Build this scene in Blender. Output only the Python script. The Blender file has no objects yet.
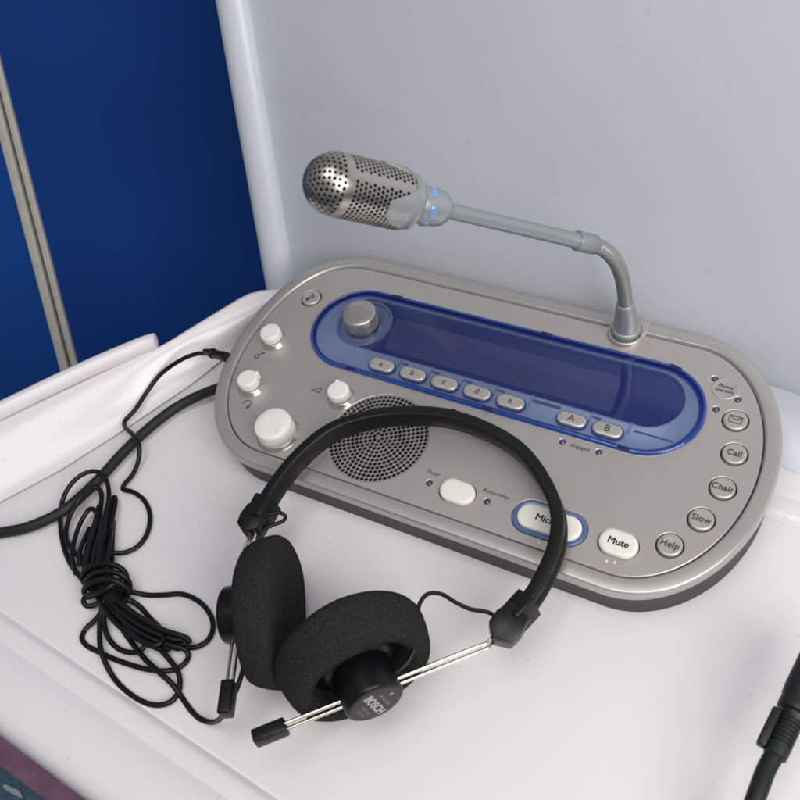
import bpy, bmesh, math, random
from mathutils import Vector, Matrix
random.seed(7)
S = bpy.context.scene
COL = S.collection
PI = math.pi

# ------------------------------------------------------------------ camera
CAM = Vector((0.20223413, -0.34267163, 0.46731471))
RW = Matrix(((0.86814932, -0.26145930, 0.42184806),
             (0.46653522, 0.71986436, -0.51394571),
             (-0.16929750, 0.64298860, 0.74692973)))
FPX = 970.1037
cam = bpy.data.cameras.new('camera')
cam_o = bpy.data.objects.new('camera', cam)
COL.objects.link(cam_o)
cam_o.matrix_world = Matrix.Translation(CAM) @ RW.to_4x4()
cam.sensor_width = 36.0
cam.lens = 36.0 * FPX / 800.0
cam.clip_start = 0.01
cam.clip_end = 50
S.camera = cam_o
cam.dof.use_dof = True
cam.dof.focus_distance = .57
cam.dof.aperture_fstop = 16


def ray(px, py):
    return RW @ Vector(((px - 400) / FPX, -(py - 400) / FPX, -1.0))


def at(px, py, z=0.0):
    """the point at height z seen at this place in the photograph"""
    d = ray(px, py)
    return CAM + d * ((z - CAM.z) / d.z)


# console frame: its top plate is z = 0, the desk slopes 5 degrees to the user
TILT = math.radians(5)
RX = Matrix.Rotation(TILT, 3, 'X')
PV = Vector((0, -.112, -.027))
PW = Vector((0, -.112, 0))


def c2w(q):
    return RX @ (Vector(q) - PV) + PW


# ------------------------------------------------------------------ materials
MATS = {}


def mat(name, col, rough=.5, metal=0., coat=0., bump=0., bscale=400., var=0., vscale=30., spec=.5, coat_r=.08, sub=0., rvar=0., scuff=0., dust=0., wscale=1.):
    m = bpy.data.materials.new(name)
    m.use_nodes = True
    nt = m.node_tree
    b = nt.nodes['Principled BSDF']
    b.inputs['Base Color'].default_value = (*col, 1)
    b.inputs['Roughness'].default_value = rough
    b.inputs['Metallic'].default_value = metal
    b.inputs['Coat Weight'].default_value = coat
    b.inputs['Coat Roughness'].default_value = coat_r
    b.inputs['Specular IOR Level'].default_value = spec
    if sub:
        b.inputs['Subsurface Weight'].default_value = sub
        b.inputs['Subsurface Radius'].default_value = (.004, .003, .003)
    tc = nt.nodes.new('ShaderNodeTexCoord')
    if bump:
        n = nt.nodes.new('ShaderNodeTexNoise')
        n.inputs['Scale'].default_value = bscale
        n.inputs['Detail'].default_value = 3
        nt.links.new(tc.outputs['Object'], n.inputs['Vector'])
        bp = nt.nodes.new('ShaderNodeBump')
        bp.inputs['Strength'].default_value = bump
        bp.inputs['Distance'].default_value = .001
        nt.links.new(n.outputs['Fac'], bp.inputs['Height'])
        nt.links.new(bp.outputs['Normal'], b.inputs['Normal'])
    if var or rvar:
        n = nt.nodes.new('ShaderNodeTexNoise')
        n.inputs['Scale'].default_value = vscale
        n.inputs['Detail'].default_value = 5
        nt.links.new(tc.outputs['Object'], n.inputs['Vector'])
    if var:
        r = nt.nodes.new('ShaderNodeMapRange')
        r.inputs['From Min'].default_value = .3
        r.inputs['From Max'].default_value = .7
        r.inputs['To Min'].default_value = 1 - var
        r.inputs['To Max'].default_value = 1 + var
        nt.links.new(n.outputs['Fac'], r.inputs['Value'])
        mx = nt.nodes.new('ShaderNodeVectorMath')
        mx.operation = 'SCALE'
        mx.inputs[0].default_value = col
        nt.links.new(r.outputs['Result'], mx.inputs['Scale'])
        nt.links.new(mx.outputs['Vector'], b.inputs['Base Color'])
    if rvar:
        r = nt.nodes.new('ShaderNodeMapRange')
        r.inputs['From Min'].default_value = .3
        r.inputs['From Max'].default_value = .7
        r.inputs['To Min'].default_value = max(.02, rough - rvar)
        r.inputs['To Max'].default_value = rough + rvar
        nt.links.new(n.outputs['Fac'], r.inputs['Value'])
        nt.links.new(r.outputs['Result'], b.inputs['Roughness'])
    base = None
    for amt, kind in ((scuff, 'scuff'), (dust, 'dust')):
        if not amt:
            continue
        n = nt.nodes.new('ShaderNodeTexNoise')
        mp = nt.nodes.new('ShaderNodeMapping')
        nt.links.new(tc.outputs['Object'], mp.inputs['Vector'])
        r = nt.nodes.new('ShaderNodeMapRange')
        if kind == 'scuff':
            mp.inputs['Rotation'].default_value = (.5, .2, .9)
            mp.inputs['Scale'].default_value = (6 * wscale, 260 * wscale, 60 * wscale)
            n.inputs['Scale'].default_value = 1.0
            n.inputs['Detail'].default_value = 1.5
            n.inputs['Distortion'].default_value = .6
            r.inputs['From Min'].default_value = .70
            r.inputs['From Max'].default_value = .78
        else:
            n.inputs['Scale'].default_value = 420 * wscale
            n.inputs['Detail'].default_value = 0
            r.inputs['From Min'].default_value = .80
            r.inputs['From Max'].default_value = .86
        nt.links.new(mp.outputs['Vector'], n.inputs['Vector'])
        nt.links.new(n.outputs['Fac'], r.inputs['Value'])
        ml = nt.nodes.new('ShaderNodeMath')
        ml.operation = 'MULTIPLY'
        ml.inputs[1].default_value = amt
        nt.links.new(r.outputs['Result'], ml.inputs[0])
        mx = nt.nodes.new('ShaderNodeMix')
        mx.data_type = 'RGBA'
        nt.links.new(ml.outputs[0], mx.inputs['Factor'])
        old = b.inputs['Base Color']
        if old.is_linked:
            nt.links.new(old.links[0].from_socket, mx.inputs['A'])
        else:
            mx.inputs['A'].default_value = (*col, 1)
        lum = sum(col) / 3
        mx.inputs['B'].default_value = (.45, .45, .45, 1) if lum < .4 else (.42, .41, .41, 1)
        nt.links.new(mx.outputs['Result'], b.inputs['Base Color'])
    MATS[name] = m
    return m


SILVER = mat('silver_paint', (.555, .515, .497), .36, .64, bump=.10, bscale=3000, var=.012, vscale=60, rvar=.010, scuff=.12, dust=.25, wscale=1.5)
RIMSILVER = mat('rim_silver_paint', (.50, .475, .46), .34, .62, scuff=.15, bump=.07, bscale=3200, var=.03, vscale=50)
BUTTON = mat('silver_button', (.55, .52, .49), .38, .6, bump=.03, bscale=2500)
WHITE = mat('white_knob_plastic', (.80, .79, .76), .38, 0, bump=.02, bscale=900)
IVORY = mat('ivory_button_plastic', (.80, .78, .73), .38, 0)
CHARCOAL = mat('charcoal_base_plastic', (.034, .035, .034), .55, 0, bump=.12, bscale=1800, var=.08)
DARK = mat('dark_cavity', (.012, .012, .013), .7)
INK = mat('dark_ink', (.055, .045, .045), .6)
INKBLK = mat('black_ink', (.015, .015, .015), .6)
BLUERIM = mat('blue_cover_edge', (.010, .050, .27), .12, 0, coat=1)
BLUEPALE = mat('pale_blue_cover', (.135, .175, .325), .22, 0, var=.10, vscale=40, coat=.6, coat_r=.12)
BLUEMID = mat('mid_blue_cover', (.075, .10, .27), .2, 0, coat=.8)
SCREEN = mat('dark_blue_screen', (.045, .070, .26), .12, 0, dust=.16, wscale=2.2, coat=.8, coat_r=.05, rvar=.03, vscale=80)
LCD = mat('lcd_glass', (.15, .15, .31), .18, 0, dust=.16, wscale=2.2, coat=.8, coat_r=.06, rvar=.04, vscale=60)
TRAYBLUE = mat('tray_blue_grey', (.62, .65, .70), .36, .10, var=.05, vscale=50)
TRAYDARK = mat('tray_blue_dark', (.22, .25, .34), .4, .1)
POCKET = mat('pocket_blue', (.36, .39, .49), .4, .1)
RINGBLUE = mat('slate_blue_ring', (.09, .13, .30), .3, 0, coat=.5)
LEDM = mat('led_lens', (.055, .06, .14), .15, 0, coat=.8)
KNOBMETAL = mat('knob_metal', (.55, .52, .50), .30, .85, bump=.05, bscale=2500)
CHROME = mat('polished_flare', (.50, .485, .465), .30, .8)
SHELL = mat('shell_metal', (.62, .62, .64), .25, .9)
MICGREY = mat('mic_grey_paint', (.36, .38, .39), .36, .45, bump=.03, bscale=2500)
MICTUBE = mat('mic_tube_paint', (.30, .335, .35), .42, .4, bump=.03, bscale=2500)
FLEX = mat('gooseneck_metal', (.40, .40, .38), .36, .75)
MESHMETAL = mat('mic_grille_metal', (.50, .475, .44), .30, .95, bump=.03, bscale=1500)
MICBLUE = mat('mic_blue_window', (.20, .31, .56), .18, 0, coat=1)
BAND = mat('headband_plastic', (.007, .0075, .0073), .42, 0, spec=.3, bump=.05, bscale=1500, rvar=.05)
BLOCK = mat('black_block_plastic', (.006, .006, .007), .36, 0, spec=.35, bump=.06, bscale=1500)
CAPSULE = mat('black_capsule_plastic', (.005, .005, .006), .33, 0, spec=.3)
CAPFACE = mat('capsule_face', (.020, .020, .020), .45, 0, spec=.4)
FOAM = mat('foam', (.025, .026, .025), .95, 0, bump=1., bscale=1500, var=.6, vscale=1300, spec=.12, dust=.12, wscale=3)
STEEL = mat('polished_steel_wire', (.90, .83, .72), .20, 1.0)
CORD = mat('black_cord', (.005, .005, .006), .42, 0, spec=.3, bump=.04, bscale=800)
CABLE = mat('thick_cable_jacket', (.010, .012, .012), .5, 0, spec=.35, bump=.05, bscale=800)
PLUGM = mat('connector_plastic', (.012, .015, .015), .45, 0, spec=.4, bump=.05, bscale=1200)
PRINT = mat('grey_print', (.42, .42, .40), .6)
PRINTDIM = mat('dim_print', (.16, .16, .155), .6)
SCRAPM = mat('grey_paper', (.33, .35, .38), .7)
DOTM = mat('pale_dot', (.75, .72, .70), .4)


# ------------------------------------------------------------------ object helpers
ORG = {}


def thing(name, label, cat, loc, rot=None, author=None, group=None):
    o = bpy.data.objects.new(name, None)
    COL.objects.link(o)
    o.empty_display_size = .02
    o.location = loc
    if rot is not None:
        o.rotation_euler = rot
    o['label'] = label
    o['category'] = cat
    if group:
        o['group'] = group
    ORG[o.name] = Vector(author if author is not None else loc)
    return o


def org(o):
    while o is not None:
        if o.name in ORG:
            return ORG[o.name]
        o = o.parent
    return Vector((0, 0, 0))


class MB:
    """collects vertices and faces for ONE mesh object"""

    def __init__(s):
        s.v = []
        s.f = []
        s.m = []
        s.cur = 0

    def add(s, vs, fs):
        b = len(s.v)
        s.v += [Vector(q) for q in vs]
        s.f += [tuple(b + i for i in f) for f in fs]
        s.m += [s.cur] * len(fs)
        return s

    def rings(s, rs, cap0=False, cap1=False, closed=True):
        n = len(rs[0])
        vs = [q for r in rs for q in r]
        fs = []
        k = n if closed else n - 1
        for i in range(len(rs) - 1):
            for j in range(k):
                a, b = i * n + j, i * n + (j + 1) % n
                fs.append((a, b, b + n, a + n))
        if cap0:
            fs.append(tuple(reversed(range(n))))
        if cap1:
            fs.append(tuple(range((len(rs) - 1) * n, len(rs) * n)))
        return s.add(vs, fs)

    def lathe(s, prof, M=None, n=48, cap0=True, cap1=True):
        """prof: (radius, height) along local z"""
        M = M or Matrix.Identity(4)
        rs = [[M @ Vector((r * math.cos(2 * PI * j / n), r * math.sin(2 * PI * j / n), h)) for j in range(n)] for r, h in prof]
        return s.rings(rs, cap0, cap1)

    def tube(s, pts, r, n=12, sub=8, smooth=True, cap=True, rfun=None):
        P = spline(pts, sub) if smooth else [Vector(p) for p in pts]
        rs = []
        T = (P[1] - P[0]).normalized()
        N = T.orthogonal().normalized()
        for i, p in enumerate(P):
            a = P[max(i - 1, 0)]
            b = P[min(i + 1, len(P) - 1)]
            t = (b - a).normalized()
            N = (N - t * N.dot(t)).normalized()
            B = t.cross(N)
            rr = r if rfun is None else rfun(i / (len(P) - 1))
            rs.append([p + (N * math.cos(2 * PI * j / n) + B * math.sin(2 * PI * j / n)) * rr for j in range(n)])
        return s.rings(rs, cap, cap)

    def box(s, c, size, R=None, bev=0.):
        R = R or Matrix.Identity(3)
        c = Vector(c)
        bm = bmesh.new()
        bmesh.ops.create_cube(bm, size=1)
        for v in bm.verts:
            v.co = Vector((v.co.x * size[0], v.co.y * size[1], v.co.z * size[2]))
        if bev:
            bmesh.ops.bevel(bm, geom=list(bm.edges), offset=bev, segments=3, profile=.5, affect='EDGES')
        for v in bm.verts:
            v.co = c + R @ v.co
        return s.bm(bm)

    def bm(s, bm):
        bm.verts.index_update()
        vs = [v.co.copy() for v in bm.verts]
        fs = [tuple(v.index for v in f.verts) for f in bm.faces]
        bm.free()
        return s.add(vs, fs)

    def build(s, name, m, parent=None, label=None, sharp=35, smooth=True, fix=True):
        me = bpy.data.meshes.new(name)
        o_ = org(parent)
        me.from_pydata([v - o_ for v in s.v], [], s.f)
        for q in (m if isinstance(m, (list, tuple)) else [m]):
            me.materials.append(q)
        for p, k in zip(me.polygons, s.m):
            p.material_index = k
        if fix:
            bm = bmesh.new()
            bm.from_mesh(me)
            bmesh.ops.recalc_face_normals(bm, faces=bm.faces)
            bm.to_mesh(me)
            bm.free()
        if smooth:
            me.polygons.foreach_set('use_smooth', [True] * len(me.polygons))
            me.set_sharp_from_angle(angle=math.radians(sharp))
        o = bpy.data.objects.new(name, me)
        COL.objects.link(o)
        if parent is not None:
            o.parent = parent
        if label:
            o['label'] = label
        return o


def spline(pts, sub=8):
    P = [Vector(p) for p in pts]
    if len(P) < 3:
        return [P[0].lerp(P[-1], i / sub) for i in range(sub + 1)]
    out = []
    for i in range(len(P) - 1):
        p0 = P[i - 1] if i else P[0] * 2 - P[1]
        p1, p2 = P[i], P[i + 1]
        p3 = P[i + 2] if i + 2 < len(P) else P[-1] * 2 - P[-2]
        # centripetal
        t0 = 0
        t1 = t0 + max((p1 - p0).length, 1e-6) ** .5
        t2 = t1 + max((p2 - p1).length, 1e-6) ** .5
        t3 = t2 + max((p3 - p2).length, 1e-6) ** .5
        for k in range(sub):
            t = t1 + (t2 - t1) * k / sub
            a1 = p0 * ((t1 - t) / (t1 - t0)) + p1 * ((t - t0) / (t1 - t0))
            a2 = p1 * ((t2 - t) / (t2 - t1)) + p2 * ((t - t1) / (t2 - t1))
            a3 = p2 * ((t3 - t) / (t3 - t2)) + p3 * ((t - t2) / (t3 - t2))
            b1 = a1 * ((t2 - t) / (t2 - t0)) + a2 * ((t - t0) / (t2 - t0))
            b2 = a2 * ((t3 - t) / (t3 - t1)) + a3 * ((t - t1) / (t3 - t1))
            out.append(b1 * ((t2 - t) / (t2 - t1)) + b2 * ((t - t1) / (t2 - t1)))
    out.append(P[-1])
    return out


def frame(z, x=None):
    """3x3 with local z along z (and x as near the hint as can be)"""
    z = Vector(z).normalized()
    x = Vector(x) if x is not None else z.orthogonal()
    x = (x - z * x.dot(z)).normalized()
    y = z.cross(x)
    return Matrix((x, y, z)).transposed()


def lettering(name, text, M, size, m, parent, bold=0., align='CENTER', thick=.00006, spacing=1.):
    cu = bpy.data.curves.new(name, 'FONT')
    cu.body = text
    cu.size = 1.0
    cu.align_x = align
    cu.align_y = 'CENTER'
    cu.extrude = thick / size
    cu.space_character = spacing
    cu.resolution_u = 4
    t = bpy.data.objects.new('tmp', cu)
    COL.objects.link(t)
    dg = bpy.context.evaluated_depsgraph_get()
    src = bpy.data.meshes.new_from_object(t.evaluated_get(dg))
    bpy.data.objects.remove(t)
    o_ = org(parent)
    sv = [v.co * size for v in src.vertices]
    sf = [tuple(p.vertices) for p in src.polygons]
    vs, fs = [], []
    offs = [(0, 0)] if bold <= 0 else [(-bold, 0), (bold, 0), (0, bold), (0, -bold)]
    for i_, (dx, dy) in enumerate(offs):
        n0 = len(vs)
        vs += [M @ (v + Vector((dx, dy, i_ * 4e-6))) - o_ for v in sv]
        fs += [tuple(n0 + q for q in f) for f in sf]
    me = bpy.data.meshes.new(name)
    me.from_pydata(vs, [], fs)
    me.materials.clear()
    me.materials.append(m)
    me.name = name
    o = bpy.data.objects.new(name, me)
    COL.objects.link(o)
    o.parent = parent
    return o


def stroke(mb, pts, w, M, h=.00008, closed=False):
    """a flat printed line of width w in the xy plane of M"""
    P = [Vector((p[0], p[1])) for p in pts]
    n = len(P)
    segs = [(P[i], P[(i + 1) % n]) for i in range(n if closed else n - 1)]
    for a, b in segs:
        d = (b - a)
        if d.length < 1e-9:
            continue
        d.normalize()
        nn = Vector((-d.y, d.x)) * w / 2
        a2, b2 = a - d * w * .4, b + d * w * .4
        q = [a2 + nn, a2 - nn, b2 - nn, b2 + nn]
        vs = [M @ Vector((k.x, k.y, 0)) for k in q] + [M @ Vector((k.x, k.y, h)) for k in q]
        mb.add(vs, [(0, 1, 2, 3), (7, 6, 5, 4), (0, 4, 5, 1), (1, 5, 6, 2), (2, 6, 7, 3), (3, 7, 4, 0)])


# ------------------------------------------------------------------ console
mm = .001
CB = Vector((0, -.027, 0))
CB.z = -(CB.y + .112) * math.tan(TILT) - .027
console = thing('interpreter_console', 'silver desktop console with blue display window and round speaker grille on the white stand',
                'console', c2w(CB), (TILT, 0, 0), CB)


def outline(inset=0., n=44, L=171., D=85., a=62., cy=-27.):
    """long plan with elliptical ends, the back left corner a little fuller"""
    pts = []
    for q in range(4):
        for k in range(n):
            t = (q + k / n) * PI / 2
            c_, s_ = math.cos(t), math.sin(t)
            e = {0: 2.0, 1: 2.3, 2: 2.05, 3: 2.0}[q]
            x = math.copysign(abs(c_) ** (2 / e), c_) * a
            y = math.copysign(abs(s_) ** (2 / e), s_) * D
            x += (L - a) * (1 if (q in (0, 3)) else -1)
            pts.append(Vector((x, y + cy)))
        # straight run along the back and the front
        if q in (0, 2):
            sg = 1 if q == 0 else -1
            for k in range(8):
                pts.append(Vector((sg * ((L - a) - 2 * (L - a) * k / 8), sg * D + cy)))
    m = len(pts)
    out = []
    for i in range(m):
        t = (pts[(i + 1) % m] - pts[i - 1]).normalized()
        out.append(pts[i] - Vector((t.y, -t.x)) * inset)
    return out


def oring(inset, z):
    return [Vector((p.x * mm, p.y * mm, z * mm)) for p in outline(inset)]


# charcoal base, a wedge down to the table
b0 = oring(1.3, -8.6)
b1 = oring(1.6, -12)
bb = []
for p in outline(2.6):
    bb.append(Vector((p.x * mm, p.y * mm, -(p.y * mm + .112) * math.tan(TILT) - .027 + .0006)))
bi = [Vector((p.x * mm, p.y * mm, -(p.y * mm + .112) * math.tan(TILT) - .027)) for p in outline(4.0)]
MB().rings([oring(6, -7.3), oring(2.6, -7.3), oring(2.6, -8.2), b0, b1, bb, bi], True, True).build('base', CHARCOAL, console, 'charcoal wedge base under the silver shell')

rim_prof = [(6, -7.4), (.9, -7.4), (.25, -7.0), (0, -6.2), (0, -1.3), (.12, -.45), (.45, .2), (1.0, .55), (1.7, .72), (5.0, .9), (7.5, .98), (7.9, .92), (8.3, .55), (8.8, -.5), (9.0, -1.2), (9.0, -3.0)]
MB().rings([oring(i, z) for i, z in rim_prof]).build('rim', RIMSILVER, console, 'smooth silver rim running round the console', sharp=75)

# holes in the top plate: (kind, u, v, half length, radius)
RB = 7.1
HOLES = [('c', u, v, RB) for u, v in ((132.9, -77.0), (142.8, -57.6), (147.3, -36.3), (146.8, -14.2), (141.3, 6.6), (-139.7, 13.9))]
PHONE = (130.3, 25.4)
GR = (-43.2, -69.4, 30.4)
HOLES.append(('c', *GR))
MICRO = (71.4, -86.6)
MUTE = (109.0, -85.6)
PLAIN = (17.3, -86.9)
HOLES += [('s', *MICRO, 10.6, 10.2), ('s', *MUTE, 3.2, 7.6), ('s', *PLAIN, 3.4, 7.4)]
LEDS = [(-.6, -86.8), (34.8, -86.2), (58.9, -36.7), (79.9, -36.5), (122.9, 30.4), (138.6, 20.6), (129.6, 10.7)]
HOLES += [('c', u, v, 1.75) for u, v in LEDS]
HL = 94.6
HOLES.append(('s', 0., 0., HL, 30.6))


def stad(u, v, hl, r, n=20):
    out = []
    for k in range(n + 1):
        t = -PI / 2 + PI * k / n
        out.append(Vector((u + hl + r * math.cos(t), v + r * math.sin(t))))
    for k in range(n + 1):
        t = PI / 2 + PI * k / n
        out.append(Vector((u - hl + r * math.cos(t), v + r * math.sin(t))))
    return out


def hole_loop(h, grow=0.):
    if h[0] == 'c':
        n = 64 if h[3] > 20 else (18 if h[3] < 3 else 40)
        return [Vector((h[1] + (h[3] + grow) * math.cos(2 * PI * k / n), h[2] + (h[3] + grow) * math.sin(2 * PI * k / n))) for k in range(n)]
    return stad(h[1], h[2], h[3], h[4] + grow)


def r3(loop, z):
    return [Vector((p.x * mm, p.y * mm, z * mm)) for p in loop]


bm = bmesh.new()
edges = []


def loop_edges(ring):
    vs = [bm.verts.new(p) for p in ring]
    return [bm.edges.new((vs[i], vs[(i + 1) % len(vs)])) for i in range(len(vs))]


edges += loop_edges(oring(10.1, 0))
for h in HOLES:
    edges += loop_edges(r3(hole_loop(h, .55), 0))
bmesh.ops.triangle_fill(bm, use_beauty=True, use_dissolve=False, edges=edges)
plate = MB().bm(bm)
plate.rings([oring(10.1, 0), oring(9.8, -.12), oring(9.55, -.5), oring(9.5, -3)])
for h in HOLES:
    plate.rings([r3(hole_loop(h, .55), 0), r3(hole_loop(h, .25), -.1), r3(hole_loop(h, .05), -.35), r3(hole_loop(h, 0), -.8), r3(hole_loop(h, 0), -3)])
plate.build('top_plate', SILVER, console, 'warm silver top plate', sharp=40)
MB().add(oring(6, -3.2), [tuple(range(len(outline())))]).build('inner_floor', DARK, console, 'dark gap under the top plate')

# --- blue display window: a tinted clear cover over a recessed tray
def tinted(name, tint, rough, ior=1.45):
    m = bpy.data.materials.new(name)
    m.use_nodes = True
    nt = m.node_tree
    nt.nodes.clear()
    out = nt.nodes.new('ShaderNodeOutputMaterial')
    tr = nt.nodes.new('ShaderNodeBsdfTransparent')
    tr.inputs['Color'].default_value = (*tint, 1)
    gl = nt.nodes.new('ShaderNodeBsdfGlossy')
    gl.inputs['Roughness'].default_value = rough
    fr = nt.nodes.new('ShaderNodeFresnel')
    fr.inputs['IOR'].default_value = ior
    mx = nt.nodes.new('ShaderNodeMixShader')
    nt.links.new(fr.outputs['Fac'], mx.inputs['Fac'])
    nt.links.new(tr.outputs['BSDF'], mx.inputs[1])
    nt.links.new(gl.outputs['BSDF'], mx.inputs[2])
    nt.links.new(mx.outputs['Shader'], out.inputs['Surface'])
    MATS[name] = m
    return m


COVER = tinted('tinted_clear_cover', (.68, .755, .95), .06, 1.55)
EDGE = tinted('tinted_cover_edge', (.20, .32, .78), .08)


def sring(hl, r, z, v=0., u=0., n=28):
    return r3(stad(u, v, hl, r, n), z)


cover = MB()
cover.rings([sring(HL, 32.0, .03), sring(HL, 31.9, 1.3), sring(HL, 31.5, 1.85), sring(HL, 30.9, 2.1), sring(HL, 30.4, 2.15, -.2), sring(HL, 30.1, 1.9, -.3), sring(HL, 29.9, -.6, -.3)])
cover_o = cover.build('display_window', BLUERIM, console, 'glossy deep blue edge of the long display window', sharp=60)
bz = MB()
bz.rings([sring(HL, 31.0, -.9), sring(HL, 27.8, -.5, -.6), sring(93.9, 21.0, -.4, 6.0), sring(93.8, 20.6, .05, 6.2), sring(93.7, 20.0, .15, 6.4), sring(93.6, 19.6, .0, 6.6), sring(93.6, 19.3, -.7, 6.9), sring(93.6, 19.2, -2.0, 6.9)])
bz.build('window_bezel', TRAYBLUE, cover_o, 'pale tray round the screen, seen through the blue cover', sharp=50)
sc = MB()
sc.rings([sring(93.6, 19.4, -1.9, 6.9)], cap1=True)
screen = sc.build('screen', SCREEN, cover_o, 'dark blue screen', sharp=50)
lc = MB()
lq = [Vector(p) for p in [(-76, 17.0), (-72, -8.5), (77, -8.5), (74, 16.5)]]
lc.add(r3(lq, -1.8), [(0, 1, 2, 3)])
lc.build('lcd_field', LCD, cover_o, 'slightly lighter lcd field', smooth=False)
# pocket round the rotary dial
pk = MB()
pk.lathe([(19.0 * mm, -2 * mm), (18.7 * mm, .25 * mm), (18.0 * mm, .4 * mm), (17.2 * mm, .3 * mm), (16.8 * mm, -.6 * mm), (16.6 * mm, -1.6 * mm), (8 * mm, -1.6 * mm)], Matrix.Translation((-93.6 * mm, 5.6 * mm, 0)), 80, False, True)
pk.build('dial_pocket', MATS['pocket_blue'], cover_o, 'round pocket holding the rotary dial', sharp=50)
# the clear sheet itself
gs = MB()
gs.rings([sring(HL, 30.5, 1.95, -.2), sring(HL, 29.4, 1.75, -.4), sring(HL, 27.0, 1.70, -.4), sring(HL, 14, 1.70, 0)], cap1=True)
gs.build('clear_cover', COVER, cover_o, 'clear blue tinted cover sheet', sharp=60)
ge = MB()
ge.rings([sring(HL, 30.3, 1.55, -.2), sring(HL, 27.9, 1.35, -.9)])
ge.build('cover_edge', EDGE, cover_o, 'darker blue band inside the cover edge', sharp=60)
# clips along the edge
CLIP = mat('clip_dark', (.008, .015, .07), .3)
clips = [(-83.5, -30.9), (10.5, -30.9), (92, -30.9), (-82, 30.9), (22, 30.9), (101, 30.2)]
for u, v in clips:
    MB().box((u * mm, v * mm, 1.6 * mm), (7 * mm, 1.9 * mm, 1.3 * mm), Matrix.Rotation(-.22 if u > 100 else 0, 3, 'Z'), .25 * mm).build('window_clip', CLIP, cover_o)

OPT = [('a', -65.2), ('b', -43.3), ('c', -21.7), ('d', -.1), ('e', 21.4), ('A', 58.8), ('B', 79.8)]
for ch, u in OPT:
    v = -22.6
    bz2 = MB()
    bz2.rings([r3(stad(u, v, 4.3, 5.0), 1.5), r3(stad(u, v, 4.3, 4.9), 1.8), r3(stad(u, v, 4.3, 4.45), 1.9), r3(stad(u, v, 4.3, 4.3), 1.5)])
    well = bz2.build('button_well', BLUERIM, cover_o)
    b = MB()
    pr = [(4.2, 1.4), (4.2, 2.4), (4.05, 2.8), (3.6, 3.05), (2.8, 3.2), (1.4, 3.25)]
    b.rings([r3(stad(u, v, 4.3 if r > 2 else 4.0, r, 14), z) for r, z in pr], False, True)
    o = b.build('option_button', BUTTON, console, 'small oval silver button marked ' + ch, sharp=50)
    lettering('lettering', ch, Matrix.Translation((u * mm, (v + .2) * mm, 3.27 * mm)), 5.6 * mm if ch.islower() else 6.2 * mm, INK, o, .00007)
# moulded notches above the buttons
for u in (-54.3, -32.5, -11.0, 10.6, 69.5):
    nb = MB()
    nb.box(((u - 1.7) * mm, -16.4 * mm, .2 * mm), (.8 * mm, 7.0 * mm, 1.9 * mm), None, .2 * mm)
    nb.build('moulded_notch', TRAYBLUE, cover_o)
    nd = MB()
    nd.box(((u + 1.6) * mm, -15.2 * mm, -.42 * mm), (5.0 * mm, 2.6 * mm, .3 * mm), Matrix.Rotation(-.1, 3, 'Z'), .1 * mm)
    nd.build('notch_floor', TRAYDARK, cover_o)
for c, sz, m_ in (((31.6, -16.4, .2), (.8, 7.0, 1.9), TRAYBLUE), ((90.4, -16.4, .2), (.8, 7.0, 1.9), TRAYBLUE), ((41, -15.6, -.42), (17, 3.0, .3), TRAYDARK), ((104, -17.0, -.42), (22, 1.2, .3), TRAYDARK)):
    MB().box(Vector(c) * mm, [q * mm for q in sz], None, .1 * mm).build('moulded_notch', m_, cover_o)

# --- silver push buttons
PB = [('Help', 0), ('Slow', 1), ('Chair', 2), ('Call', 3), ('env', 4), ('note', 5)]


def round_button(u, v, r, lab, m=BUTTON, z0=0.):
    b = MB()
    M = Matrix.Translation((u * mm, v * mm, z0 * mm))
    pr = [(r, -2.5), (r, .35), (r - .12, .75), (r - .5, 1.05), (r - 1.1, 1.15), (r * .6, 1.0), (r * .3, .93)]
    b.lathe([(a * mm, h * mm) for a, h in pr], M, 44, False, True)
    return b.build('push_button', m, console, lab, sharp=50)


for nm, i in PB:
    _, u, v, r = HOLES[i]
    o = round_button(u, v, 6.35, {'env': 'round silver button with an envelope sign', 'note': 'round silver button with a music note at the back left'}.get(nm, 'round silver button reading ' + nm))
    M = Matrix.Translation((u * mm, v * mm, 1.12 * mm))
    if nm == 'env':
        g = MB()
        w, h = 3.3 * mm, 2.1 * mm
        stroke(g, [(-w, -h), (w, -h), (w, h), (-w, h)], .4 * mm, M, closed=True)
        stroke(g, [(-w, h), (-.3 * mm, -.1 * mm), (.3 * mm, -.1 * mm), (w, h)], .4 * mm, M)
        g.build('envelope_sign', INK, o, smooth=False)
    elif nm == 'note':
        g = MB()
        g.lathe([(.1 * mm, 0), (1.25 * mm, 0), (1.25 * mm, .1 * mm), (.1 * mm, .1 * mm)], M @ Matrix.Translation((-1.4 * mm, -2.2 * mm, 0)), 16)
        stroke(g, [(-.3 * mm, -2.1 * mm), (-.1 * mm, 2.9 * mm), (1.2 * mm, 1.6 * mm), (2.0 * mm, 1.0 * mm), (1.9 * mm, -.4 * mm)], .55 * mm, M)
        g.build('music_note_sign', INK, o, smooth=False)
    else:
        lettering('lettering', nm, M, 4.9 * mm, INK, o, .00008, spacing=1.05)
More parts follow.
